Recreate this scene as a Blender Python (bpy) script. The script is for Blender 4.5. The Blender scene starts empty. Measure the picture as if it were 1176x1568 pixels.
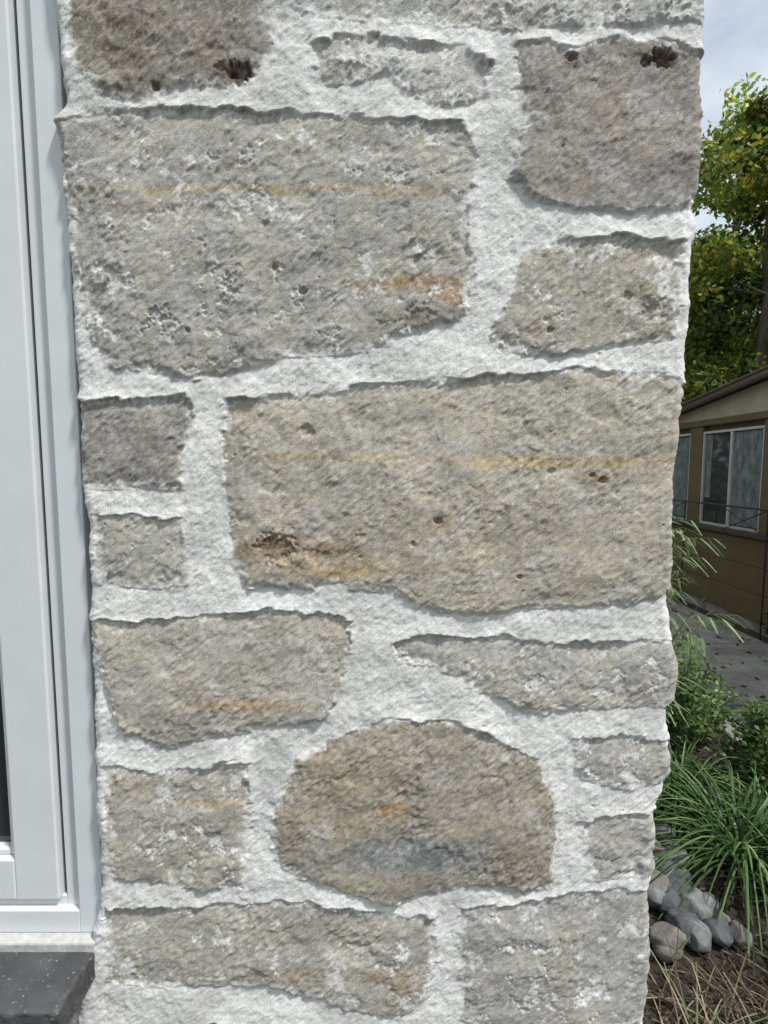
import bpy, math, random
import numpy as np
from mathutils import Vector, Matrix
random.seed(7); rng=np.random.default_rng(7)
D=0.9; CZ=1.6; P=math.radians(4.96); C=math.cos(P); S=math.sin(P)
scene=bpy.context.scene

# ---------------------------------------------------------------- helpers
_ang=np.random.default_rng(3).uniform(0,2*np.pi,4096)
_gx=np.cos(_ang); _gy=np.sin(_ang)
def pn(x,y,seed=0):
    xi=np.floor(x).astype(np.int64); yi=np.floor(y).astype(np.int64)
    fx=x-xi; fy=y-yi
    u=fx*fx*fx*(fx*(fx*6-15)+10); v=fy*fy*fy*(fy*(fy*6-15)+10)
    def g(ix,iy,dx,dy):
        h=((ix*73856093)^(iy*19349663)^(seed*83492791)); h=(h^(h>>13))*1274126177; h=(h>>7)&4095
        return _gx[h]*dx+_gy[h]*dy
    a=g(xi,yi,fx,fy); b=g(xi+1,yi,fx-1,fy); c=g(xi,yi+1,fx,fy-1); d=g(xi+1,yi+1,fx-1,fy-1)
    return (a+(b-a)*u+(c-a)*v+(a-b-c+d)*u*v)*1.5
def fbm(x,y,f,octv=4,seed=0,gain=.5):
    s=0;a=1.
    for i in range(octv):
        s=s+a*pn(x*f+i*17.3,y*f-i*9.1,seed+i); f*=2.03; a*=gain
    return s
_rt=np.random.default_rng(5).uniform(-1,1,(4096,5))
def facets(x,y,f,seed,k=9.):
    # chipped planar facets: every jittered cell carries its own small tilted plane
    X=x*f; Y=y*f; xi=np.floor(X).astype(np.int64); yi=np.floor(Y).astype(np.int64); num=0; den=0
    for i in(-1,0,1):
        for j in(-1,0,1):
            cx=xi+i; cy=yi+j
            h=((cx*73856093)^(cy*19349663)^(seed*83492791)); h=(h^(h>>13))*1274126177; h=(h>>7)&4095
            r=_rt[h]; dx=X-(cx+.5+.45*r[...,0]); dy=Y-(cy+.5+.45*r[...,1])
            w=np.exp(-k*(dx*dx+dy*dy)); num=num+w*(r[...,2]*.5+r[...,3]*dx+r[...,4]*dy); den=den+w
    return num/(den+1e-12)
def sstep(a,b,x):
    t=np.clip((x-a)/(b-a),0,1); return t*t*(3-2*t)

def mesh_np(name,verts,faces,mat=None,col=None,smooth=False,attr='col'):
    me=bpy.data.meshes.new(name)
    verts=np.asarray(verts,dtype=np.float32); faces=np.asarray(faces,dtype=np.int32)
    k=faces.shape[1]
    me.vertices.add(len(verts)); me.vertices.foreach_set('co',verts.ravel())
    me.loops.add(faces.size); me.loops.foreach_set('vertex_index',faces.ravel())
    me.polygons.add(len(faces)); me.polygons.foreach_set('loop_start',np.arange(len(faces),dtype=np.int32)*k)
    me.polygons.foreach_set('loop_total',np.full(len(faces),k,dtype=np.int32))
    if smooth: me.polygons.foreach_set('use_smooth',np.ones(len(faces),dtype=bool))
    me.update(calc_edges=True)
    if col is not None:
        a=me.color_attributes.new(attr,'FLOAT_COLOR','POINT')
        c4=np.ones((len(verts),4),dtype=np.float32); c4[:,:3]=col; a.data.foreach_set('color',c4.ravel())
    ob=bpy.data.objects.new(name,me); scene.collection.objects.link(ob)
    if mat: me.materials.append(mat)
    return ob
def empty(name,loc=(0,0,0)):
    e=bpy.data.objects.new(name,None); e.location=loc; scene.collection.objects.link(e); return e
def box(name,x0,x1,y0,y1,z0,z1,mat,parent=None,bev=0.0):
    v=[(x,y,z) for x in(x0,x1) for y in(y0,y1) for z in(z0,z1)]
    f=[(0,1,3,2),(4,6,7,5),(0,4,5,1),(2,3,7,6),(0,2,6,4),(1,5,7,3)]
    me=bpy.data.meshes.new(name); me.from_pydata(v,[],f); me.update()
    ob=bpy.data.objects.new(name,me); scene.collection.objects.link(ob); me.materials.append(mat)
    if bev:
        m=ob.modifiers.new('b','BEVEL'); m.width=bev; m.segments=2
    if parent: ob.parent=parent
    return ob
def newmat(name,rough=.8):
    m=bpy.data.materials.new(name); m.use_nodes=True; nt=m.node_tree
    b=nt.nodes['Principled BSDF']; b.inputs['Roughness'].default_value=rough
    return m,nt,b
def ramp(nt,src,stops):
    r=nt.nodes.new('ShaderNodeValToRGB'); e=r.color_ramp.elements
    while len(e)<len(stops): e.new(.5)
    for i,(p,c) in enumerate(stops): e[i].position=p; e[i].color=(*c,1)
    nt.links.new(src,r.inputs[0]); return r
def noise(nt,scale,detail=4,rough=.5,coord='Object',sc=None):
    tc=nt.nodes.new('ShaderNodeTexCoord'); n=nt.nodes.new('ShaderNodeTexNoise')
    n.inputs['Scale'].default_value=scale; n.inputs['Detail'].default_value=detail; n.inputs['Roughness'].default_value=rough
    if sc:
        mp=nt.nodes.new('ShaderNodeMapping'); mp.inputs['Scale'].default_value=sc
        nt.links.new(tc.outputs[coord],mp.inputs[0]); nt.links.new(mp.outputs[0],n.inputs['Vector'])
    else: nt.links.new(tc.outputs[coord],n.inputs['Vector'])
    return n
def bump(nt,b,src,strength,dist):
    bp=nt.nodes.new('ShaderNodeBump'); bp.inputs['Strength'].default_value=strength; bp.inputs['Distance'].default_value=dist
    nt.links.new(src,bp.inputs['Height']); nt.links.new(bp.outputs[0],b.inputs['Normal'])
def simple_noise_mat(name,c0,c1,scale,rough=.8,bs=.3,bd=.005,sc=None,detail=5):
    m,nt,b=newmat(name,rough); n=noise(nt,scale,detail,.6,sc=sc)
    r=ramp(nt,n.outputs['Fac'],[(.3,c0),(.7,c1)]); nt.links.new(r.outputs[0],b.inputs['Base Color'])
    if bs: bump(nt,b,n.outputs['Fac'],bs,bd)
    return m

# ---------------------------------------------------------------- stone wall
# image pixels (px,py) projected through the camera -> metres on the wall plane
def W(px,py):
    a=(px-588)/784.; t=(784-py)/784.; s=D/(C+t*S)
    return a*s, CZ+s*(t*C-S)
L=lambda pts:[W(*p) for p in pts]
stones=[]
def st(pts,col,base=0.0,bulge=.004,tilt=.003,smear=0.0,px=True):
    stones.append(dict(p=np.array(L(pts) if px else pts),c=np.array(col),b=base,bu=bulge,t=tilt,sm=smear))
G=(.395,.38,.345); GT=(.395,.37,.32); DK=(.235,.212,.185); GB=(.385,.375,.35); TN=(.41,.38,.32); LG=(.46,.45,.42)
st([(112,-70),(420,-70),(414,20),(428,60),(405,100),(388,140),(330,133),(270,150),(215,158),(160,150),(112,90),(104,40)],DK,.001)
st([(442,-90),(1100,-90),(1088,30),(960,42),(800,46),(640,42),(500,28),(445,15)],LG,.0,smear=.40)
st([(478,70),(520,55),(600,62),(700,72),(752,102),(742,150),(690,166),(630,152),(590,112),(540,132),(484,128)],LG,.0,smear=.40)
st([(790,62),(880,72),(960,57),(1100,80),(1095,200),(1085,300),(1030,328),(900,322),(830,310),(776,270),(802,210),(792,140)],(.315,.292,.265),.002)
st([(84,188),(200,166),(330,172),(560,182),(708,190),(726,240),(712,330),(726,420),(716,486),(640,506),(600,520),(540,545),(440,548),(380,565),(300,580),(172,565),(142,520),(118,420),(98,300)],G,.001,.005,smear=.02)
st([(792,388),(870,370),(960,362),(1040,372),(1046,430),(1032,520),(960,530),(880,545),(772,545),(748,512),(776,460)],GT,0,smear=.12)
st([(122,612),(290,608),(294,650),(280,700),(286,748),(150,752),(120,745)],(.28,.265,.24),-.001,tilt=.001)
st([(142,785),(275,795),(288,850),(302,893),(230,903),(150,893)],G,-.001,tilt=.001,smear=.06)
st([(347,613),(430,604),(510,604),(560,588),(740,578),(880,567),(1010,572),(1060,600),(1060,720),(1040,905),(960,925),(850,933),(790,930),(730,944),(640,930),(600,902),(560,905),(520,893),(440,903),(382,900),(352,850),(345,720)],TN,.001,.006,smear=.0)
st([(138,952),(290,944),(440,930),(530,950),(537,1000),(525,1060),(500,1095),(440,1112),(380,1118),(330,1130),(270,1142),(190,1125),(165,1060),(142,1000)],GT,.002,.007,.005,smear=.0)
st([(600,985),(640,972),(780,975),(830,987),(940,980),(1060,985),(1060,1072),(1020,1080),(900,1085),(800,1090),(740,1062),(690,1032),(605,1010)],G,.0,.005,smear=.06)
st([(158,1172),(240,1180),(380,1165),(386,1240),(372,1348),(320,1365),(250,1350),(172,1345),(162,1250)],GT,.001,smear=.10)
st([(455,1160),(540,1112),(620,1100),(700,1105),(822,1160),(842,1200),(856,1250),(850,1350),(800,1370),(720,1352),(600,1383),(540,1368),(430,1330),(410,1280),(422,1240)],(.325,.292,.237),.002,.007,.003)
st([(872,1128),(960,1125),(1050,1140),(1050,1190),(960,1208),(890,1198)],GB,0,smear=.22)
st([(886,1258),(950,1245),(1030,1240),(1020,1340),(950,1345),(905,1348)],G,0,smear=.12)
st([(160,1387),(300,1387),(430,1377),(600,1397),(665,1402),(664,1480),(660,1515),(640,1545),(590,1555),(500,1532),(400,1508),(300,1510),(165,1500)],(.37,.352,.31),.0,smear=.04)
st([(706,1387),(800,1382),(850,1366),(1020,1360),(1020,1555),(900,1590),(706,1562)],GB,.001,smear=.13)
st([(330,1562),(430,1575),(620,1590),(640,1680),(260,1680),(280,1600)],G,0)
def rs(x0,x1,z0,z1,c): st([(x0,z0),(x0+.02,z1),(.5*(x0+x1),z1+.012),(x1-.015,z1-.01),(x1,z0+.02),(.5*(x0+x1),z0-.008)],c,px=False)
rs(-.53,-.10,2.52,2.74,G); rs(-.05,.22,2.55,2.72,DK); rs(.26,.6,2.5,2.75,GT)
rs(-.53,-.2,2.79,3.0,GB); rs(-.15,.6,2.79,3.0,G)
rs(-.55,-.12,.24,.40,GT); rs(-.07,.24,.2,.37,G); rs(.28,.6,.22,.45,GB)
rs(-.55,-.25,.0,.18,G); rs(-.2,.2,.0,.16,GT); rs(.24,.6,.0,.17,DK)

zs=np.concatenate([np.arange(0,.50,.006),np.arange(.50,2.42,.00165),np.arange(2.42,3.0,.006)])
edR=[(1085,-90),(1083,0),(1080,60),(1078,110),(1072,200),(1066,290),(1066,330),(1071,348),(1062,372),(1060,450),(1058,500),(1051,530),(1050,600),(1042,640),(1040,700),(1032,740),(1030,800),(1028,905),(1024,915),(1028,960),(1037,1030),(1034,1072),(1024,1085),(1024,1110),(1028,1130),(1026,1180),(1016,1215),(1006,1235),(1004,1300),(1000,1345),(995,1360),(996,1450),(992,1510),(988,1568),(985,1650)]
edL=[(72,-90),(80,0),(94,100),(100,160),(84,182),(92,250),(106,400),(116,560),(121,620),(124,745),(134,800),(138,900),(137,950),(143,1050),(146,1200),(155,1350),(150,1400),(138,1440),(126,1500),(119,1568),(112,1650)]
def edge(e):
    p=np.array(L(e)); o=np.argsort(p[:,1]); return np.interp(zs,p[o,1],p[o,0])
xr=edge(edR)-.001+.0009*fbm(zs,zs*0,30,4,51); xl=edge(edL)+.0015*fbm(zs,zs*0,35,3,61)
nF=680
u=np.linspace(0,1,nF)
depthR=np.concatenate([np.linspace(.001,.03,18),np.linspace(.034,.40,60)])
depthL=np.concatenate([np.linspace(.08,.034,10),np.linspace(.03,.001,14)])
Z=zs[:,None]
Xf=xl[:,None]+(xr-xl)[:,None]*u[None,:]
X_fieldR=xr[:,None]-depthR[None,:]; X_fieldL=xl[:,None]+depthL[None,:]
FX=np.concatenate([X_fieldL,Xf,X_fieldR],1)
FZ=np.repeat(Z,FX.shape[1],1)
DL=len(depthL); DR=len(depthR)
base=np.zeros(FX.shape+(3,)); nrm=np.zeros_like(base)
r=.016
d_edge=np.minimum(Xf-xl[:,None],xr[:,None]-Xf); dd=np.clip(d_edge,0,r)
yo=r-np.sqrt(np.maximum(r*r-(r-dd)**2,0))
base[:,DL:DL+nF,0]=Xf; base[:,DL:DL+nF,1]=yo
k=1-dd/r; sgn=np.where(u[None,:]>.5,1,-1)
nrm[:,DL:DL+nF,0]=sgn*k*.9; nrm[:,DL:DL+nF,1]=-np.sqrt(1-(k*.9)**2)
base[:,:DL,0]=xl[:,None]; base[:,:DL,1]=r+depthL[None,:]; nrm[:,:DL,0]=-1
base[:,DL+nF:,0]=xr[:,None]; base[:,DL+nF:,1]=r+depthR[None,:]; nrm[:,DL+nF:,0]=1
base[:,:,2]=Z

# crumbly joint line: broad wander + chipped (facet) offsets
wx=FX+.0060*fbm(FX,FZ,17,3,11,.6)+.0060*facets(FX,FZ,55,13,14)+.0016*fbm(FX,FZ,140,2,15)
wz=FZ+.0048*fbm(FX,FZ,17,3,21,.6)+.0050*facets(FX,FZ,48,23,12)+.0010*fbm(FX,FZ,140,2,25)
best=np.full(FX.shape,-1.0); sid=np.zeros(FX.shape,int)
for i,s_ in enumerate(stones):
    p=s_['p']; m=.03
    rr=(zs>p[:,1].min()-m)&(zs<p[:,1].max()+m)
    if not rr.any(): continue
    r0,r1=np.where(rr)[0][[0,-1]]; px_=wx[r0:r1+1]; pz_=wz[r0:r1+1]
    dist=np.full(px_.shape,1e9); inside=np.zeros(px_.shape,bool)
    for a,b in zip(p,np.roll(p,-1,0)):
        ex,ez=b-a; ll=ex*ex+ez*ez
        t=np.clip(((px_-a[0])*ex+(pz_-a[1])*ez)/ll,0,1)
        dist=np.minimum(dist,np.hypot(px_-a[0]-t*ex,pz_-a[1]-t*ez))
        c=((a[1]>pz_)!=(b[1]>pz_))&(px_<(ex*(pz_-a[1])/(ez if abs(ez)>1e-9 else 1e-9)+a[0])); inside^=c
    sd=np.where(inside,dist,-dist)
    sub=best[r0:r1+1]; up=sd>sub; sub[up]=sd[up]; sid[r0:r1+1][up]=i
ax=lambda k_:np.array([s_[k_] for s_ in stones])[sid]
dz=np.diff(zs)
ins=best>0
def scan(flag,down):
    o=np.zeros(FX.shape); cur=np.full(FX.shape[1],.2)
    rng_=range(len(zs)-1,-1,-1) if down else range(len(zs))
    for i in rng_:
        st_=(dz[i] if i<len(zs)-1 else 0) if down else (dz[i-1] if i else 0)
        cur=np.where(flag[i],0,cur+st_); o[i]=cur
    return o
db=scan(ins,False)
da=scan(ins,True)
dt=scan(~ins,True)
def blurx(a,n):
    kk=np.hanning(n+2)[1:-1]; kk/=kk.sum(); o=np.zeros_like(a); h=n//2
    pa=np.pad(a,((0,0),(h,h)),mode='edge')
    for j in range(n): o+=kk[j]*pa[:,j:j+a.shape[1]]
    return o
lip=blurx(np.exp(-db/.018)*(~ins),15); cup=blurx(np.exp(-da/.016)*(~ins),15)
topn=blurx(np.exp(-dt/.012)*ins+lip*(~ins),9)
ca,sa=math.cos(math.radians(50)),math.sin(math.radians(50))
al=FX*ca+FZ*sa; ac=-FX*sa+FZ*ca
v3=fbm(al*.5,ac,130,3,141,.7)
smn=fbm(FX,FZ,16,5,31,.68)+.35*v3
cover=sstep(.10,.80,smn+ax('sm')*1.2-.28)*np.where(ax('sm')>0,1,.0)
tvar=np.clip(.5+1.1*fbm(FX,FZ,6,2,37),0,1)           # where the joint overhangs crisply / where it is rubbed flush
soft=np.clip(.55+.9*fbm(FX,FZ,8,2,33),0,1)*(1-.85*tvar*np.clip(topn*1.6,0,1))
wlo=-.0014-.004*soft; whi=.0026+.014*soft
en=fbm(al*.6,ac,110,3,35,.6)
tt=np.clip((best+(.0010+.003*soft)*en-wlo)/(whi-wlo),0,1)
mask0=tt*tt*(3-2*tt)
mask=mask0*(1-.55*cover)
hm=.0034+.0062*lip*tvar-.0020*cup+.0034*fbm(FX,FZ,11,2,43)
cz=np.array([s_['p'][:,1].mean() for s_ in stones])[sid]; hh=np.array([np.ptp(s_['p'][:,1]) for s_ in stones])[sid]
bd=np.clip(best,0,None)
hs=.0022+ax('b')+ax('bu')*(1-np.exp(-bd/.03))+ax('t')*np.clip((cz-FZ)/hh*2,-1,1)
lo=fbm(FX,FZ,6,3,71); mid=fbm(al*.6,ac,30,3,81,.5)
wxx=FX+.010*fbm(FX,FZ,30,3,82); wzz=FZ+.007*fbm(FX,FZ,30,3,83)
f1=facets(wxx*.62+FZ*.1,wzz*1.15,16,84,12); f2=facets(wxx*.8,wzz*1.2,46,85,12)
amp=.75+.6*np.clip(fbm(FX,FZ,10,2,99)+.2,-.6,1)
fmod=np.clip(.45+1.0*fbm(FX,FZ,5,2,88),.05,1.3)
hs+=.0044*lo+.0014*mid+.0028*f1*fmod+.0009*f2*amp
# directional tooling grain, common to stone and mortar
gx1=fbm(al*.45,ac,82,2,91,.6); g1=gx1+.25*gx1*gx1; g2=fbm(al*.45,ac,200,1,95); g3=fbm(FX,FZ,330,1,97)
hs+=(.00150*g1+.00062*g2+.00030*g3)*amp
hm=hm+.00110*g1+.00052*g2+.00034*g3+.0006*fbm(FX,FZ,60,2,101)+.0005*f2
h=hm*(1-mask)+hs*mask
# pits and pockets
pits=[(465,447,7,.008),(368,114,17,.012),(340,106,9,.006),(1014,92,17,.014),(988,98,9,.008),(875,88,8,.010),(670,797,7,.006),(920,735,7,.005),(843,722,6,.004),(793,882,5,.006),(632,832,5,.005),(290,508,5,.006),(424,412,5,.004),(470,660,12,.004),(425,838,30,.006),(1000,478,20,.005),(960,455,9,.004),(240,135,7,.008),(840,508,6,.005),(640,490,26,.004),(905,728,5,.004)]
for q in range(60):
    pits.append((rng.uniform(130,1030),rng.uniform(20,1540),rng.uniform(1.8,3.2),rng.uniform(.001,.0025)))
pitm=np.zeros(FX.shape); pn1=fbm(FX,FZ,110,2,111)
for (a,b,rd,dp) in pits:
    x0,z0=W(a,b); R=rd*.00100
    r0,r1=np.searchsorted(zs,[z0-R*2.5,z0+R*2.5]); sl=slice(max(r0,0),max(r1,r0+1))
    q=np.hypot((FX[sl]-x0)/1.25,(FZ[sl]-z0))/R+.35*pn1[sl]
    pm=sstep(1.15,.45,q); pitm[sl]=np.maximum(pitm[sl],pm*(dp/.010)); h[sl]-=pm*dp*.9
# ---- colours
cs=np.stack([ax('c')[...,i] for i in range(3)],-1)
v1=fbm(FX,FZ,9,4,121,.6); v2=fbm(FX*.6,FZ*1.6,16,4,131,.6)
cs=cs*(1+.12*v1+.07*v2+.15*v3)[...,None]
wm=sstep(-.1,.7,v2+.5*v1)[...,None]; cs=cs*(1-wm)+cs*np.array([1.03,1.0,.94])*wm
cm=sstep(.0,.7,fbm(FX,FZ,13,4,151))[...,None]; cs=cs*(1-cm)+cs*np.array([.97,.985,1.0])*cm
stains=[(420,292,240,4,(.46,.36,.20),.7),(640,434,75,10,(.36,.235,.12),.8),(850,708,150,6,(.50,.39,.20),.8),(560,698,180,5,(.46,.36,.21),.65),(650,302,60,3,(.40,.29,.15),.7),(900,730,60,3,(.40,.27,.14),.6),
(440,838,60,13,(.20,.115,.05),.9),(530,868,85,11,(.40,.285,.14),.75),(650,830,180,40,(.38,.32,.21),.3),(370,1078,55,9,(.44,.30,.15),.75),
(600,1235,18,12,(.42,.27,.11),.75),(640,1305,110,24,(.17,.19,.195),.9),(800,1320,50,30,(.20,.165,.12),.6),(535,1352,40,8,(.33,.32,.16),.6),
(520,1200,70,60,(.36,.30,.19),.4),(330,1228,60,5,(.44,.35,.20),.65),(250,318,70,6,(.27,.20,.13),.6),
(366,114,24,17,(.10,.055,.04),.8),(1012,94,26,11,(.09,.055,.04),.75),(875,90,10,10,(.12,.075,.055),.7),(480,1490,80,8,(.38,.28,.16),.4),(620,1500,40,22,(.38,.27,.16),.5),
(920,735,14,6,(.30,.17,.10),.6),(180,80,50,60,(.24,.20,.14),.6),(980,470,70,30,(.30,.26,.19),.4),(300,690,60,40,(.23,.205,.18),.4),
(640,490,50,16,(.25,.21,.15),.5),(860,1470,20,60,(.38,.32,.20),.3),(690,455,18,8,(.42,.24,.11),.7),(390,900,40,8,(.17,.175,.17),.6),(670,800,14,8,(.3,.2,.12),.5),(930,120,120,60,(.27,.24,.215),.3),(850,1075,90,4,(.42,.34,.21),.4)]
sn=fbm(FX,FZ,45,5,161,.65)
for (a,b,sx,sz,c,w) in stains:
    x0,z0=W(a,b); kx=sx*.00115; kz=sz*.00115
    g=np.exp(-.5*(((FX-x0)/kx)**2+((FZ-z0+.003*v1+.003*v2)/kz)**2))
    m=(sstep(.0,1.0,g+.55*sn*g**.5)*w)[...,None]
    cs=cs*(1-m)+np.array(c)*(1+.25*v3[...,None])*m
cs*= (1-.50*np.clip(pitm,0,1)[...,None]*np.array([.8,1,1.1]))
speck=pn(FX*420,FZ*420,171); cs*=(1-.30*sstep(.35,.7,speck))[...,None]
hz=(sstep(-.2,.9,fbm(FX,FZ,12,5,177,.65)+.6*v3)*.28)[...,None]; cs=cs*(1-hz)+np.array([.54,.535,.515])*hz
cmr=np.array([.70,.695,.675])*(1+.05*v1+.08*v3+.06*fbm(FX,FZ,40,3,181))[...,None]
dirt_liplight=(sstep(-.30,.65,fbm(FX,FZ,7,4,191))*(1-.9*lip))[...,None]*.70  # grey soiling of the mortar; held off the lips to paint their sunlit slopes brighter
cmr=cmr*(1-dirt_liplight)+np.array([.48,.475,.455])*(1+.10*v3[...,None])*dirt_liplight
# colour edge is feathered wider than the relief edge: lime film dragged over the arrises
t2=np.clip((best+.005*en+.004*sn+.002)/(.004+.018*(.25+.75*soft)),0,1); mc=t2*t2*(3-2*t2)
cmask=np.clip(mc*(1-.75*cover)-.12*sstep(.2,.8,smn)*mc,0,1)[...,None]
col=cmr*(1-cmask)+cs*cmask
pos=base+nrm*h[...,None]
nr,nc=FX.shape
idx=np.arange(nr*nc).reshape(nr,nc)
faces=np.stack([idx[:-1,:-1],idx[:-1,1:],idx[1:,1:],idx[1:,:-1]],-1).reshape(-1,4)
m,nt,b=newmat('stone_and_mortar',1.0)
b.inputs['Specular IOR Level'].default_value=.08
at=nt.nodes.new('ShaderNodeAttribute'); at.attribute_name='col'
n1=noise(nt,650,3,.7); mr=nt.nodes.new('ShaderNodeMapRange'); mr.inputs[1].default_value=.25; mr.inputs[2].default_value=.75; mr.inputs[3].default_value=.74; mr.inputs[4].default_value=1.28
nt.links.new(n1.outputs['Fac'],mr.inputs[0])
mx=nt.nodes.new('ShaderNodeVectorMath'); mx.operation='SCALE'; nt.links.new(at.outputs['Color'],mx.inputs[0]); nt.links.new(mr.outputs[0],mx.inputs['Scale'])
nt.links.new(mx.outputs[0],b.inputs['Base Color'])
n2=noise(nt,420,4,.7); bump(nt,b,n2.outputs['Fac'],1.0,.0022)
wall=empty('stone_wall')
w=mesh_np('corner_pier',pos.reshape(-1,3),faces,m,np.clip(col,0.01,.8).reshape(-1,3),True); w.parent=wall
rough=simple_noise_mat('rough_stone',(.22,.21,.19),(.42,.40,.36),9,.95,.6,.02)
box('wall_core',-.50,.46,.03,.40,0,3.0,rough,wall)
box('wall_under_window',-2.6,-.545,.012,.40,0,.62,rough,wall)
box('wall_beyond_window',-2.6,-1.75,.012,.40,.62,3.0,rough,wall)
box('wall_over_window',-1.749,-.53,.012,.40,2.56,3.0,rough,wall)
box('wall_return',.30,.46,.401,6,0,3.0,rough,wall)

# ---------------------------------------------------------------- window
wm_,nt,b=newmat('white_vinyl',.38); n=noise(nt,9,6,.65); rr_=ramp(nt,n.outputs['Fac'],[(.3,(.54,.565,.575)),(.7,(.60,.62,.625))]); nt.links.new(rr_.outputs[0],b.inputs['Base Color'])
n=noise(nt,500,2); bump(nt,b,n.outputs['Fac'],.05,.001)
gasket=simple_noise_mat('rubber_gasket',(.008,.008,.008),(.02,.02,.02),60,.7,0)
gl,nt,b=newmat('window_glass',.03); b.inputs['Base Color'].default_value=(.03,.035,.037,1); b.inputs['IOR'].default_value=1.5
inter=simple_noise_mat('dark_interior',(.02,.02,.022),(.05,.05,.05),3,.9,0)
caulk=simple_noise_mat('mortar_bed',(.32,.32,.305),(.48,.475,.455),60,.95,.6,.004)
win=empty('window')
XO=-.53; ZB=.708; ZT=2.54; XLw=-1.74
def frame(nm,x0,x1,z0,z1,wd,y0,y1,mat,bev=.002):
    box(nm+'_jamb_right',x1-wd,x1,y0,y1,z0,z1,mat,win,bev); box(nm+'_jamb_left',x0,x0+wd,y0,y1,z0,z1,mat,win,bev)
    box(nm+'_bottom',x0+wd,x1-wd,y0,y1,z0,z0+wd,mat,win,bev); box(nm+'_head',x0+wd,x1-wd,y0,y1,z1-wd,z1,mat,win,bev)
frame('outer_trim',XLw,XO-.012,ZB-.006,ZT,.046,.018,.09,wm_)
frame('main_frame',XLw+.046,XO-.058,ZB+.040-.012,ZT-.046,.0315,.032,.10,wm_)
gx=XO-.058-.0315; gz=ZB+.028+.0315
frame('gasket',XLw+.0775,gx,gz-.010,ZT-.0775,.0085,.044,.10,gasket,0)
frame('sash',XLw+.086,gx-.0085,gz-.0015,ZT-.086,.083,.022,.09,wm_,.003)
frame('glazing_bead',XLw+.169,gx-.0915,gz+.0815,ZT-.169,.014,.034,.09,wm_,.004)
box('glass_pane',XLw+.17,gx-.10,.052,.058,gz+.085,ZT-.17,gl,win)
box('room_behind',XLw+.05,XO-.06,.105,.11,ZB+.02,ZT-.05,inter,win)
box('mortar_bed',XLw,XO-.02,-.004,.09,.680,.7015,caulk,win,.004)
# ---------------------------------------------------------------- slate sill
slate,nt,b=newmat('dark_slate',.62); n=noise(nt,14,6,.65); rr_=ramp(nt,n.outputs['Fac'],[(.3,(.032,.033,.034)),(.7,(.070,.072,.073))])
n3=noise(nt,170,2,.6); r3=ramp(nt,n3.outputs['Fac'],[(.66,(0,0,0)),(.72,(1,1,1))]); mxx=nt.nodes.new('ShaderNodeMixRGB'); mxx.inputs[2].default_value=(.3,.3,.3,1)
nt.links.new(r3.outputs[0],mxx.inputs[0]); nt.links.new(rr_.outputs[0],mxx.inputs[1]); nt.links.new(mxx.outputs[0],b.inputs['Base Color']); bump(nt,b,n.outputs['Fac'],.5,.005)
nx,ny=260,60
gx_=np.linspace(-1.80,-.551,nx); gy_=np.linspace(-.112,.05,ny)
GX,GY=np.meshgrid(gx_,gy_)
top=.684+.0008*fbm(GX,GY,30,3,201); chip=.006*np.clip(fbm(GX,GY,60,3,203)+.1,0,1)
ed=np.minimum(GY+.112,-.551-GX); top-= chip*np.exp(-ed/.006)+.002*np.exp(-ed/.002)
V=np.stack([GX,GY,top],-1).reshape(-1,3); I=np.arange(nx*ny).reshape(ny,nx)
F=[np.stack([I[:-1,:-1],I[:-1,1:],I[1:,1:],I[1:,:-1]],-1).reshape(-1,4)]
def skirt(line,nx_,ny_,seed):
    global V,F
    K=9; rows=[line]
    for j in range(1,K):
        q=V[line].copy(); f_=j/(K-1); q[:,2]=.684-.002-f_*.05
        s_=q[:,0]+q[:,1]*3; off=.0035*fbm(s_,q[:,2],45,4,seed)
        q[:,0]+=nx_*off; q[:,1]+=ny_*off
        st_=len(V); V=np.vstack([V,q]); rows.append(np.arange(st_,st_+len(line)))
    for a_,b_ in zip(rows[:-1],rows[1:]): F.append(np.stack([a_[:-1],b_[:-1],b_[1:],a_[1:]],-1))
skirt(I[0,:],0,-1,211); skirt(I[:,-1],1,0,221)
sill=mesh_np('window_sill',V,np.concatenate(F),slate,None,False)

# ---------------------------------------------------------------- leaf / blade builders
def leafmat(name,trans=.35,rough=.5):
    m,nt,b=newmat(name,rough); at=nt.nodes.new('ShaderNodeAttribute'); at.attribute_name='col'
    nt.links.new(at.outputs['Color'],b.inputs['Base Color']); b.inputs['Specular IOR Level'].default_value=.3
    if trans>.05:
        tr=nt.nodes.new('ShaderNodeBsdfTranslucent'); nt.links.new(at.outputs['Color'],tr.inputs[0])
        mx=nt.nodes.new('ShaderNodeMixShader'); mx.inputs[0].default_value=trans
        out=nt.nodes['Material Output']; nt.links.new(b.outputs[0],mx.inputs[1]); nt.links.new(tr.outputs[0],mx.inputs[2]); nt.links.new(mx.outputs[0],out.inputs[0])
    return m
leafM=leafmat('leaf',.45); grassM=leafmat('grass_blade',.3); 
def unit(v): return v/np.maximum(np.linalg.norm(v,axis=-1,keepdims=True),1e-9)
def leaves(name,cen,ln,wd,cols,parent,mat=leafM,dirs=None):
    n=len(cen)
    if dirs is None: dirs=unit(rng.normal(size=(n,3))+np.array([0,0,-.3]))
    nn=unit(np.cross(dirs,unit(rng.normal(size=(n,3)))))
    ln=np.broadcast_to(ln,(n,))[:,None]; wd=np.broadcast_to(wd,(n,))[:,None]
    up=unit(np.cross(nn,dirs))
    a=cen-dirs*ln*.5; c=cen+dirs*ln*.5; b_=cen+nn*wd*.5+up*wd*.15; d=cen-nn*wd*.5+up*wd*.15
    V=np.stack([a,b_,c,d],1).reshape(-1,3); F=np.arange(n*4).reshape(-1,4)
    o=mesh_np(name,V,F,mat,np.repeat(cols,4,0)); o.parent=parent; return o
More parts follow.
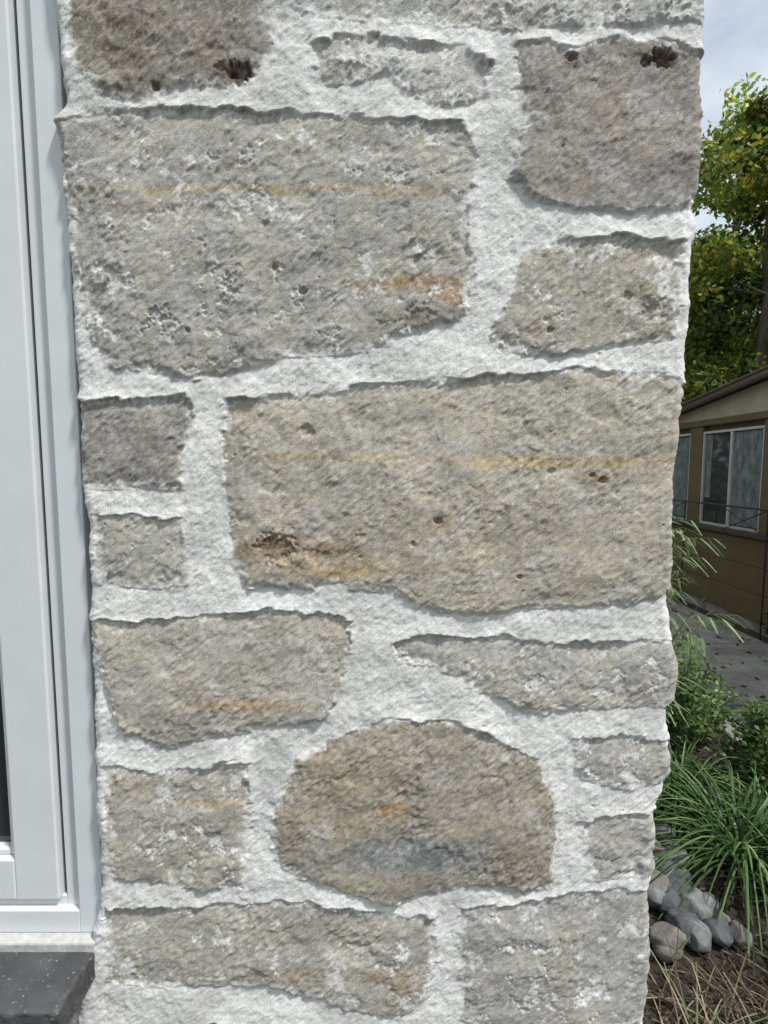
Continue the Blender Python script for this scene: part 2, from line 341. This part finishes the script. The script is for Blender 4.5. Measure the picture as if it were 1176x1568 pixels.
def blades(name,roots,dirs,length,width,droop,cols,parent=None,seg=7,mat=grassM):
    n=len(roots); t=np.linspace(0,1,seg)
    h=dirs.copy(); h[:,2]=0; side=unit(np.cross(unit(h+1e-6),np.array([0,0,1.])))
    V=[]
    for i,tt in enumerate(t):
        p=roots+dirs*(length*tt)[:,None]; p=p+unit(h+1e-6)*(length*droop*.55*tt**2)[:,None]; p[:,2]-=length*droop*tt**2.2
        w_=(width*np.sin(min(1,tt*1.0+.22)*math.pi*.86)**.8*.5+.0003)[:,None]
        V.append(np.stack([p-side*w_,p+side*w_],1))
    V=np.stack(V,1)
    F=[]
    b0=np.arange(n)*seg*2
    for i in range(seg-1):
        F.append(np.stack([b0+2*i,b0+2*i+1,b0+2*i+3,b0+2*i+2],-1))
    o=mesh_np(name,V.reshape(-1,3),np.concatenate(F),mat,np.repeat(cols,seg*2,0),True)
    if parent: o.parent=parent
    return o
bark=simple_noise_mat('bark',(.05,.04,.03),(.13,.10,.08),12,.9,.6,.02,sc=(1,1,.25))
def tube(pts,rad,V,F,k=8):
    pts=[Vector(p) for p in pts]; st_=len(V)
    for i,p in enumerate(pts):
        d=(pts[min(i+1,len(pts)-1)]-pts[max(i-1,0)]).normalized(); a=d.orthogonal().normalized(); b_=d.cross(a)
        for j in range(k):
            an=2*math.pi*j/k; V.append(tuple(p+(a*math.cos(an)+b_*math.sin(an))*rad[i]))
    for i in range(len(pts)-1):
        for j in range(k):
            a0=st_+i*k; F.append((a0+j,a0+(j+1)%k,a0+k+(j+1)%k,a0+k+j))
def varcol(n,palette,wts,jit=.2):
    pal=np.array(palette); c=pal[rng.choice(len(pal),n,p=np.array(wts)/sum(wts))]
    return c*(1+rng.uniform(-jit,jit,(n,1)))
def tree(name,x,y,H,R,pal,wts,nl=26000,lf=.10,z0=.25):
    e=empty(name,(0,0,0)); V=[];F=[]
    n=8; tp=[(x+random.uniform(-.12,.12)*i*.4,y+random.uniform(-.12,.12)*i*.4,H*.92*i/n) for i in range(n+1)]
    tube(tp,[.02*H*(1-i/(n+1))**.8+.01 for i in range(n+1)],V,F)
    cl=[]
    for i in range(34):
        f_=random.uniform(z0,.95); k_=min(n-1,int(f_/.92*n)) if f_<.92 else n-1
        s0=Vector(tp[k_]); an=random.uniform(0,6.28); prof=math.sin(min(1,(1-f_)/(1-z0)*1.15+.12)*math.pi*.62)
        rr=R*max(.25,prof)*random.uniform(.5,1.05)
        e0=Vector((x+math.cos(an)*rr,y+math.sin(an)*rr,H*f_+random.uniform(-.02,.06)*H))
        md=(s0+e0)/2+Vector((0,0,.25)); tube([s0,md,e0],[.035,.022,.008],V,F,6)
        cl.append((e0,random.uniform(.22,.42)*R)); 
        cl.append((md+Vector((random.uniform(-.3,.3),random.uniform(-.3,.3),.2)),random.uniform(.18,.3)*R))
    o=mesh_np('trunk_and_limbs',V,F,bark,None,True); o.parent=e
    cen=[];cc=[]
    per=nl//len(cl)
    for (c0,rd) in cl:
        nb=9; ctint=rng.uniform(.5,1.35)
        for q in range(nb):
            off=rng.normal(size=3); off/=np.linalg.norm(off); 
            sc=np.array(c0)+off*rd*rng.uniform(.3,1.0)*np.array([1,1,.75]); m_=per//nb
            pts=sc+rng.normal(size=(m_,3))*rd*.24*np.array([1,1,.7])
            cen.append(pts); c=varcol(m_,pal,wts); c*=rng.uniform(.75,1.2)*ctint; cc.append(c)
    cen=np.concatenate(cen); cc=np.concatenate(cc)
    leaves('foliage',cen,lf*rng.uniform(.7,1.3,len(cen)),lf*.62,np.clip(cc,0,1),e)
    return e
YG=[(.20,.27,.04),(.34,.34,.04),(.10,.17,.03),(.44,.31,.04)]
GR=[(.08,.14,.025),(.12,.19,.035),(.045,.075,.018)]
tree('maple_tree',7.5,9.3,8.4,2.4,YG,[4,2.5,4,.8],42000,.12)
tree('maple_tree',10.8,11.5,8.2,2.8,YG,[3,3,4,1],20000,.14)
tree('oak_tree',7.3,11.6,7.0,2.7,GR,[3,3,2],28000,.14,.1)
tree('oak_tree',8.3,7.7,5.6,1.8,GR+[(.40,.31,.03)],[3,3,3,1.2],28000,.10,.1)
tree('oak_tree',13.5,10.0,8.5,3.0,GR,[3,3,2],12000,.18,.1)
e=empty('background_trees'); n=40000
an=rng.uniform(-1.2,2.2,n); bx=4+an*14; hgt=5.6+1.2*np.sin(bx*.7)+.8*np.sin(bx*1.9+1)
zz=rng.uniform(0,1,n)**.8*hgt; by=18+rng.normal(size=n)*1.0+np.sin(bx*1.1)*.8
leaves('foliage',np.stack([bx,by,zz],-1),.30,.22,varcol(n,GR,[3,2,3]),e)

# ---------------------------------------------------------------- ground
gm,nt,b=newmat('soil_and_lawn',.95); n=noise(nt,2.2,8,.7); n_=noise(nt,60,4,.7)
rr_=ramp(nt,n_.outputs['Fac'],[(.3,(.018,.013,.010)),(.7,(.06,.046,.034))]); r2=ramp(nt,n_.outputs['Fac'],[(.3,(.03,.05,.015)),(.7,(.08,.11,.03))])
tc=nt.nodes.new('ShaderNodeTexCoord'); ln_=nt.nodes.new('ShaderNodeVectorMath'); ln_.operation='LENGTH'; nt.links.new(tc.outputs['Object'],ln_.inputs[0])
mr=nt.nodes.new('ShaderNodeMapRange'); mr.inputs[1].default_value=7; mr.inputs[2].default_value=9; nt.links.new(ln_.outputs['Value'],mr.inputs[0])
mxx=nt.nodes.new('ShaderNodeMixRGB'); nt.links.new(mr.outputs[0],mxx.inputs[0]); nt.links.new(rr_.outputs[0],mxx.inputs[1]); nt.links.new(r2.outputs[0],mxx.inputs[2]); nt.links.new(mxx.outputs[0],b.inputs['Base Color'])
bump(nt,b,n_.outputs['Fac'],.8,.03)
mesh_np('ground',[(-300,-300,0),(300,-300,0),(300,300,0),(-300,300,0)],[(0,1,2,3)],gm)
cm_,nt,b=newmat('concrete',.9); n=noise(nt,2.6,9,.75); r1=ramp(nt,n.outputs['Fac'],[(.36,(.12,.112,.10)),(.64,(.34,.325,.295))]); nt.links.new(r1.outputs[0],b.inputs['Base Color']); n2=noise(nt,90,4,.7); bump(nt,b,n2.outputs['Fac'],.5,.006)
path=empty('concrete_path')
edges=[-1.2,.9,2.35,3.55,4.9,6.3,7.7,9.2]
for i,(a_,b_) in enumerate(zip(edges[:-1],edges[1:])):
    box('slab_%d'%(i+1),2.02+random.uniform(-.02,.02),3.42,a_+.012,b_-.012,-.05,.035+random.uniform(0,.008),cm_,path,.008)
n=9000; cx=rng.uniform(.5,2.0,n); cy=rng.uniform(-.6,4,n); cz_=rng.uniform(.002,.03,n)
leaves('m',np.stack([cx,cy,cz_],-1),.035,.012,varcol(n,[(.05,.035,.025),(.10,.07,.05),(.03,.02,.015)],[1,1,1]),None,mat=leafmat('bark_chip',.02,.9),dirs=unit(rng.normal(size=(n,3))*np.array([1,1,.25]))).name='mulch'
n=260; leaves('l',np.stack([rng.uniform(2.05,3.4,n),rng.uniform(.9,8,n),np.full(n,.05)],-1),.05,.03,varcol(n,[(.20,.13,.05),(.12,.08,.04),(.30,.24,.06)],[2,2,1]),None,dirs=unit(rng.normal(size=(n,3))*np.array([1,1,.12]))).name='fallen_leaves'

# ---------------------------------------------------------------- rocks
rockM,nt,b=newmat('cobble',.9); at=nt.nodes.new('ShaderNodeAttribute'); at.attribute_name='col'; n=noise(nt,28,7,.75)
mr=nt.nodes.new('ShaderNodeMapRange'); mr.inputs[1].default_value=.3; mr.inputs[2].default_value=.7; mr.inputs[3].default_value=.5; mr.inputs[4].default_value=1.5; nt.links.new(n.outputs['Fac'],mr.inputs[0])
mx=nt.nodes.new('ShaderNodeVectorMath'); mx.operation='SCALE'; nt.links.new(at.outputs['Color'],mx.inputs[0]); nt.links.new(mr.outputs[0],mx.inputs['Scale']); nt.links.new(mx.outputs[0],b.inputs['Base Color']); bump(nt,b,n.outputs['Fac'],.6,.01)
import bmesh
bm=bmesh.new(); bmesh.ops.create_icosphere(bm,subdivisions=4,radius=1); iv=np.array([v.co[:] for v in bm.verts]); fi=np.array([[v.index for v in f.verts] for f in bm.faces]); bm.free()
V=[];F=[];Cc=[];off=0
rk=[]
for i in range(60):
    rk.append((rng.uniform(.72,1.20),rng.uniform(.66,1.75),rng.uniform(.035,.06)))
for (x,y,rd) in [(1.12,.80,.075),(1.0,.88,.065),(1.02,.72,.065),(1.14,.95,.055),(.99,1.0,.06),(1.0,1.12,.06),(1.09,1.07,.055),(.93,.66,.055),(1.08,.9,.05),(1.05,1.0,.05)]: rk.append((x,y,rd))
for (x,y,rd) in rk:
    sc=rd*np.array([rng.uniform(.85,1.2),rng.uniform(.8,1.1),rng.uniform(.65,.9)]); p=iv.copy()
    for q in range(11):
        nv=unit(rng.normal(size=3)); lim=rng.uniform(.62,.9); dt_=p@nv; p-=np.outer(np.clip(dt_-lim,0,None)*.85,nv)
    p*=(1+.07*fbm(p[:,0]+x*9,p[:,1]+p[:,2]*.7,2.5,4,7))[:,None]
    a_=rng.uniform(0,6.28); R_=np.array([[math.cos(a_),-math.sin(a_),0],[math.sin(a_),math.cos(a_),0],[0,0,1]])
    p=(p*sc)@R_.T+np.array([x,y,sc[2]*.75+rng.uniform(0,.02)])
    V.append(p);F.append(fi+off);off+=len(p); c=np.array([(.105,.112,.12),(.15,.155,.155),(.075,.083,.09),(.14,.13,.115)][rng.integers(4)]); Cc.append(np.repeat(c[None],len(p),0))
mesh_np('rock_pile',np.concatenate(V),np.concatenate(F),rockM,np.concatenate(Cc),True)

# ---------------------------------------------------------------- ornamental grass clumps
def clump(name,x,y,n,ln,spread,pal,wts,droop=(.4,.9),w_=.006):
    r_=rng.uniform(0,1,n)**.5*.06; a_=rng.uniform(0,6.28,n)
    roots=np.stack([x+r_*np.cos(a_),y+r_*np.sin(a_),np.zeros(n)+.01],-1)
    tl=rng.uniform(.05,spread,n); a2=a_+rng.normal(size=n)*.5
    dirs=unit(np.stack([np.cos(a2)*tl,np.sin(a2)*tl,np.ones(n)],-1))
    return blades(name,roots,dirs,ln*rng.uniform(.6,1.15,n),w_*rng.uniform(.7,1.2,n),rng.uniform(*droop,n),varcol(n,pal,wts,.3),None,9)
GP=[(.05,.11,.03),(.09,.17,.05),(.18,.27,.12),(.025,.05,.016)]
for (x,y,n,ln) in [(1.44,1.04,230,.58),(1.66,1.14,180,.5),(1.42,1.42,200,.50),(1.80,.85,150,.46),(1.60,.66,130,.44),(1.26,1.56,150,.42)]:
    clump('ornamental_grass',x,y,n,ln,1.0,GP,[3,3,1.2,3.5],(.45,1.0),.0080)
n=800; roots=np.stack([rng.uniform(.72,1.6,n),rng.uniform(.05,.52,n),rng.uniform(.0,.02,n)],-1); a2=rng.uniform(0,6.28,n); tl=rng.uniform(.4,3,n)
blades('dry_grass',roots,unit(np.stack([np.cos(a2)*tl,np.sin(a2)*tl,np.ones(n)],-1)),rng.uniform(.10,.32,n),.0036*np.ones(n),rng.uniform(.2,.5,n),varcol(n,[(.34,.29,.19),(.18,.14,.09),(.06,.045,.03),(.12,.16,.06)],[1.6,2,3.5,1],.25))

# ---------------------------------------------------------------- shrubs
def shrub(name,x,y,H,R,nst,pal,wts,lf=.035,per=60):
    e=empty(name); V=[];F=[];cen=[];drs=[];cc=[]
    for i in range(nst):
        a_=random.uniform(0,6.28); q=random.uniform(.1,1)*R; h_=H*random.uniform(.6,1.15)*(1-.35*(q/R)**2)
        p0=Vector((x+math.cos(a_)*q*.3,y+math.sin(a_)*q*.3,0)); p2=Vector((x+math.cos(a_)*q,y+math.sin(a_)*q,h_)); p1=(p0+p2)/2+Vector((-math.cos(a_)*q*.15,-math.sin(a_)*q*.15,h_*.1))
        tube([p0,p1,p2],[.005,.0035,.0015],V,F,5)
        t=rng.uniform(.25,1.02,per); P_=np.outer((1-t)**2,p0)+np.outer(2*t*(1-t),p1)+np.outer(t**2,p2)
        d=unit(rng.normal(size=(per,3))*np.array([1,1,.5])+np.array([0,0,.25])); cen.append(P_+d*lf*rng.uniform(.4,1.3,(per,1))); drs.append(d)
        cc.append(varcol(per,pal,wts,.25)*rng.uniform(.65,1.3))
    o=mesh_np('stems',V,F,bark,None,True); o.parent=e
    cen=np.concatenate(cen); drs=np.concatenate(drs)
    leaves('foliage',cen,lf*rng.uniform(.7,1.3,len(cen)),lf*.55,np.concatenate(cc),e,dirs=drs)
SP=[(.14,.24,.08),(.09,.16,.05),(.22,.33,.12)]
shrub('leafy_shrub',1.45,1.75,.64,.32,60,SP,[3,3,1.5],.036,46)
shrub('leafy_shrub',1.75,1.95,.50,.28,50,SP,[3,3,1.5],.034,46)
shrub('leafy_shrub',1.80,1.45,.44,.24,45,SP,[3,3,1],.034,46)
shrub('boxwood_shrub',3.22,3.0,.52,.24,90,[(.03,.06,.02),(.05,.09,.03)],[1,1],.024,70)
shrub('leafy_shrub',1.32,2.35,.45,.26,40,SP,[2,3,1],.034,50)
# bamboo with long narrow leaves
e=empty('bamboo_plant'); V=[];F=[];R_=[];Dd=[]
for i in range(8):
    x=1.02+random.uniform(-.12,.10); y=1.25+random.uniform(-.15,.35); H=random.uniform(1.1,1.72); lean=random.uniform(.15,.46); ay=random.uniform(-.2,.15)
    pts=[Vector((x+lean*(t/7)**2*1.0,y+ay*(t/7)**2,H*t/7*(1-.12*(t/7)**2))) for t in range(8)]
    tube(pts,[.0030*(1-t/9)+.001 for t in range(8)],V,F,6)
    for k_ in range(12):
        t=random.uniform(.5,1)*7; i0=min(6,int(t)); p=pts[i0].lerp(pts[i0+1],t-i0); a_=random.gauss(0,1.3)
        q=p+Vector((math.cos(a_)*.11,math.sin(a_)*.11,.005)); tube([p,q],[.0012,.0008],V,F,4)
        for j in range(5): R_.append(tuple(p.lerp(q,.2+.2*j))); aa=a_+(.6 if j%2 else -.6)*random.uniform(.5,1.2); Dd.append((math.cos(aa),math.sin(aa),random.uniform(-1.1,-.1)))
st_m=simple_noise_mat('bamboo_stem',(.10,.14,.04),(.2,.22,.08),20,.6,0)
o=mesh_np('stems',V,F,st_m,None,True); o.parent=e
n=len(R_); blades('foliage',np.array(R_),unit(np.array(Dd)),rng.uniform(.045,.09,n),.010*np.ones(n),rng.uniform(.1,.35,n),varcol(n,[(.16,.23,.09),(.10,.16,.06),(.24,.30,.15)],[2,2,1]),e,6)

# ---------------------------------------------------------------- neighbour's house
house=empty('neighbor_house')
sid_m,nt,b=newmat('olive_brown_siding',.8); n=noise(nt,4,6,.65,sc=(1,1,3)); r1=ramp(nt,n.outputs['Fac'],[(.3,(.085,.062,.025)),(.7,(.115,.086,.037))]); nt.links.new(r1.outputs[0],b.inputs['Base Color'])
dkb=simple_noise_mat('dark_brown_trim',(.045,.033,.022),(.07,.052,.035),8,.7,.1)
tan=simple_noise_mat('tan_paint',(.30,.265,.20),(.37,.33,.26),5,.8,.15)
shg=simple_noise_mat('asphalt_shingle',(.04,.036,.034),(.09,.08,.075),40,.95,.6,.01)
whf=simple_noise_mat('white_window_frame',(.36,.36,.34),(.45,.45,.43),10,.5,0)
g2,nt,b=newmat('house_glass',.04); n=noise(nt,1.3,2,.5); r1=ramp(nt,n.outputs['Fac'],[(.4,(.015,.017,.017)),(.6,(.04,.05,.05))]); nt.links.new(r1.outputs[0],b.inputs['Base Color'])
cur_m=simple_noise_mat('curtain',(.05,.065,.065),(.20,.235,.235),5,.35,.2,.02,sc=(1,3,1.5))
HX=3.6; HY0=-1.5; HY1=6.05; WZ0=.97; WZ1=2.0
box('foundation',HX+.03,HX+6,HY0,HY1,0,.12,cm_,house)
z=.12; i=0
while z<WZ0-.06:
    z2=min(z+.262,WZ0-.05)
    box('siding_board_%d'%i,HX-.004,HX+.03,HY0,HY1,z,z2-.006,sid_m,house,.002); z=z2; i+=1
box('wall_core',HX+.012,HX+.02,HY0,HY1,.12,WZ0-.05,dkb,house)
box('house_body',HX+.05,HX+6,HY0,HY1,.12,2.15,sid_m,house)
wins=[(HY0+.2,.6),(.75,1.7),(1.85,2.75),(2.9,3.78),(3.98,4.92),(5.15,5.85)]
prev=HY0
for (a_,b_) in wins:
    box('post',HX-.01,HX+.06,prev,a_,WZ0-.05,WZ1+.06,sid_m,house,.004); prev=b_
    for (nm,y0,y1,z0,z1) in [('frame_bottom',a_,b_,WZ0,WZ0+.026),('frame_top',a_,b_,WZ1-.026,WZ1),('stile_a',a_,a_+.022,WZ0+.026,WZ1-.026),('stile_b',b_-.022,b_,WZ0+.026,WZ1-.026),('mullion',(a_+b_)/2-.016,(a_+b_)/2+.016,WZ0+.026,WZ1-.026)]:
        box('window_'+nm,HX-.002,HX+.045,y0,y1,z0,z1,whf,house,.003)
    box('window_glass',HX+.022,HX+.026,a_+.022,b_-.022,WZ0+.026,WZ1-.026,g2,house)
    box('window_curtain',HX+.018,HX+.0205,a_+.035,(a_+b_)/2-.022,WZ0+.04,WZ1-.04,cur_m,house)
    box('window_curtain_far',HX+.018,HX+.0205,b_-.14,b_-.04,WZ0+.30,WZ1-.04,cur_m,house)
box('post',HX-.01,HX+.06,prev,HY1,WZ0-.05,WZ1+.06,sid_m,house,.004)
box('sill_board',HX-.045,HX+.03,HY0,HY1,WZ0-.052,WZ0-.002,dkb,house,.004)
box('head_board',HX-.03,HX+.04,HY0,HY1,WZ1+.062,WZ1+.13,sid_m,house,.004)
YA=1.6; zE=2.14; slope=.135; zA=zE+slope*(HY1-YA)
V=[(HX,HY0,WZ1+.12),(HX,HY1,WZ1+.12),(HX,HY1,zE),(HX,YA,zA),(HX,HY0,zA-slope*(YA-HY0))]
me=bpy.data.meshes.new('gable'); me.from_pydata(V,[],[(0,4,3,2,1)]); o=bpy.data.objects.new('gable',me); me.materials.append(tan); scene.collection.objects.link(o); o.parent=house
def slab(nm,y0,z0,y1,z1,th,x0,x1,mat,dz=0):
    V=[(x,y,z+dz+q) for x in (x0,x1) for (y,z) in ((y0,z0),(y1,z1)) for q in (0,th)]
    o=mesh_np(nm,V,[(0,1,3,2),(4,6,7,5),(0,4,5,1),(2,3,7,6),(0,2,6,4),(1,5,7,3)],mat); o.parent=house
yo_=HY1+.35; OV=.14
slab('roof_far_slope',yo_,zE-slope*.35,YA,zA,.025,HX-OV,HX+6,shg,.055); slab('roof_near_slope',HY0-.3,zA-slope*(YA-HY0+.3),YA,zA,.025,HX-OV,HX+6,shg,.055)
slab('rake_board_far',yo_,zE-slope*.35,YA,zA,.07,HX-OV+.01,HX-OV+.035,dkb,-.02); slab('rake_board_near',HY0-.3,zA-slope*(YA-HY0+.3),YA,zA,.07,HX-OV+.01,HX-OV+.035,dkb,-.02)
slab('soffit_far',yo_,zE-slope*.35,YA,zA,.01,HX-OV+.036,HX+.02,tan,.04)
V=[];F=[]; tube([(HX+.9,HY1-.5,2.2),(HX+.9,HY1-.5,2.62)],[.05,.05],V,F,12); tube([(HX+.9,HY1-.5,2.6),(HX+.9,HY1-.5,2.66)],[.09,.07],V,F,12)
o=mesh_np('roof_vent',V,F,whf,None,True); o.parent=house
rail=empty('metal_railing'); blk=simple_noise_mat('black_metal',(.01,.01,.01),(.02,.02,.02),20,.5,0)
V=[];F=[]
RX=3.44
tube([(RX,2.4,1.22),(RX,6.2,1.22)],[.010,.010],V,F,8); tube([(RX,2.4,.96),(RX,6.2,.96)],[.007,.007],V,F,8)
y=2.4
while y<6.2:
    tube([(RX,y,.03),(RX,y,1.22)],[.008,.008],V,F,8)
    tube([(RX,y,1.215),(RX,y+.63,.965)],[.005,.005],V,F,6); tube([(RX-.004,y,.965),(RX-.004,y+.63,1.215)],[.005,.005],V,F,6)
    y+=1.266
o=mesh_np('rails_and_posts',V,F,blk,None,True); o.parent=rail

# ---------------------------------------------------------------- camera
cam=bpy.data.cameras.new('camera'); co=bpy.data.objects.new('camera',cam); scene.collection.objects.link(co)
cam.sensor_fit='VERTICAL'; cam.sensor_height=24; cam.sensor_width=18; cam.lens=12; cam.clip_start=.01; cam.clip_end=2000
co.location=(0,-D,CZ); co.rotation_euler=(math.radians(90)-P,0,0); scene.camera=co
# ---------------------------------------------------------------- light
sv=Vector((.43,-.30,.85)).normalized()
sun=bpy.data.lights.new('sun','SUN'); sun.energy=4.9; sun.angle=math.radians(6); sun.color=(1,.97,.935)
so=bpy.data.objects.new('sun',sun); scene.collection.objects.link(so); so.rotation_euler=sv.to_track_quat('Z','Y').to_euler()
wd=bpy.data.worlds.new('World'); scene.world=wd; wd.use_nodes=True; nt=wd.node_tree; bg=nt.nodes['Background']
sk=nt.nodes.new('ShaderNodeTexSky'); sk.sky_type='NISHITA'; sk.sun_disc=False; sk.sun_elevation=math.asin(sv.z); sk.sun_rotation=math.atan2(sv.x,sv.y)
tc=nt.nodes.new('ShaderNodeTexCoord'); mp=nt.nodes.new('ShaderNodeMapping'); mp.inputs['Scale'].default_value=(1,1,2.2); nn=nt.nodes.new('ShaderNodeTexNoise'); nn.inputs['Scale'].default_value=2.2; nn.inputs['Detail'].default_value=6; nn.inputs['Roughness'].default_value=.6
nt.links.new(tc.outputs['Generated'],mp.inputs[0]); nt.links.new(mp.outputs[0],nn.inputs['Vector'])
rp=ramp(nt,nn.outputs['Fac'],[(.30,(.45,.45,.45)),(.56,(1,1,1))]); mxx=nt.nodes.new('ShaderNodeMixRGB'); mxx.inputs[2].default_value=(7.6,8.3,8.9,1)
nt.links.new(rp.outputs[0],mxx.inputs[0]); nt.links.new(sk.outputs[0],mxx.inputs[1]); nt.links.new(mxx.outputs[0],bg.inputs[0]); bg.inputs[1].default_value=.118
scene.view_settings.view_transform='Standard'; scene.view_settings.look='None'; scene.view_settings.exposure=0
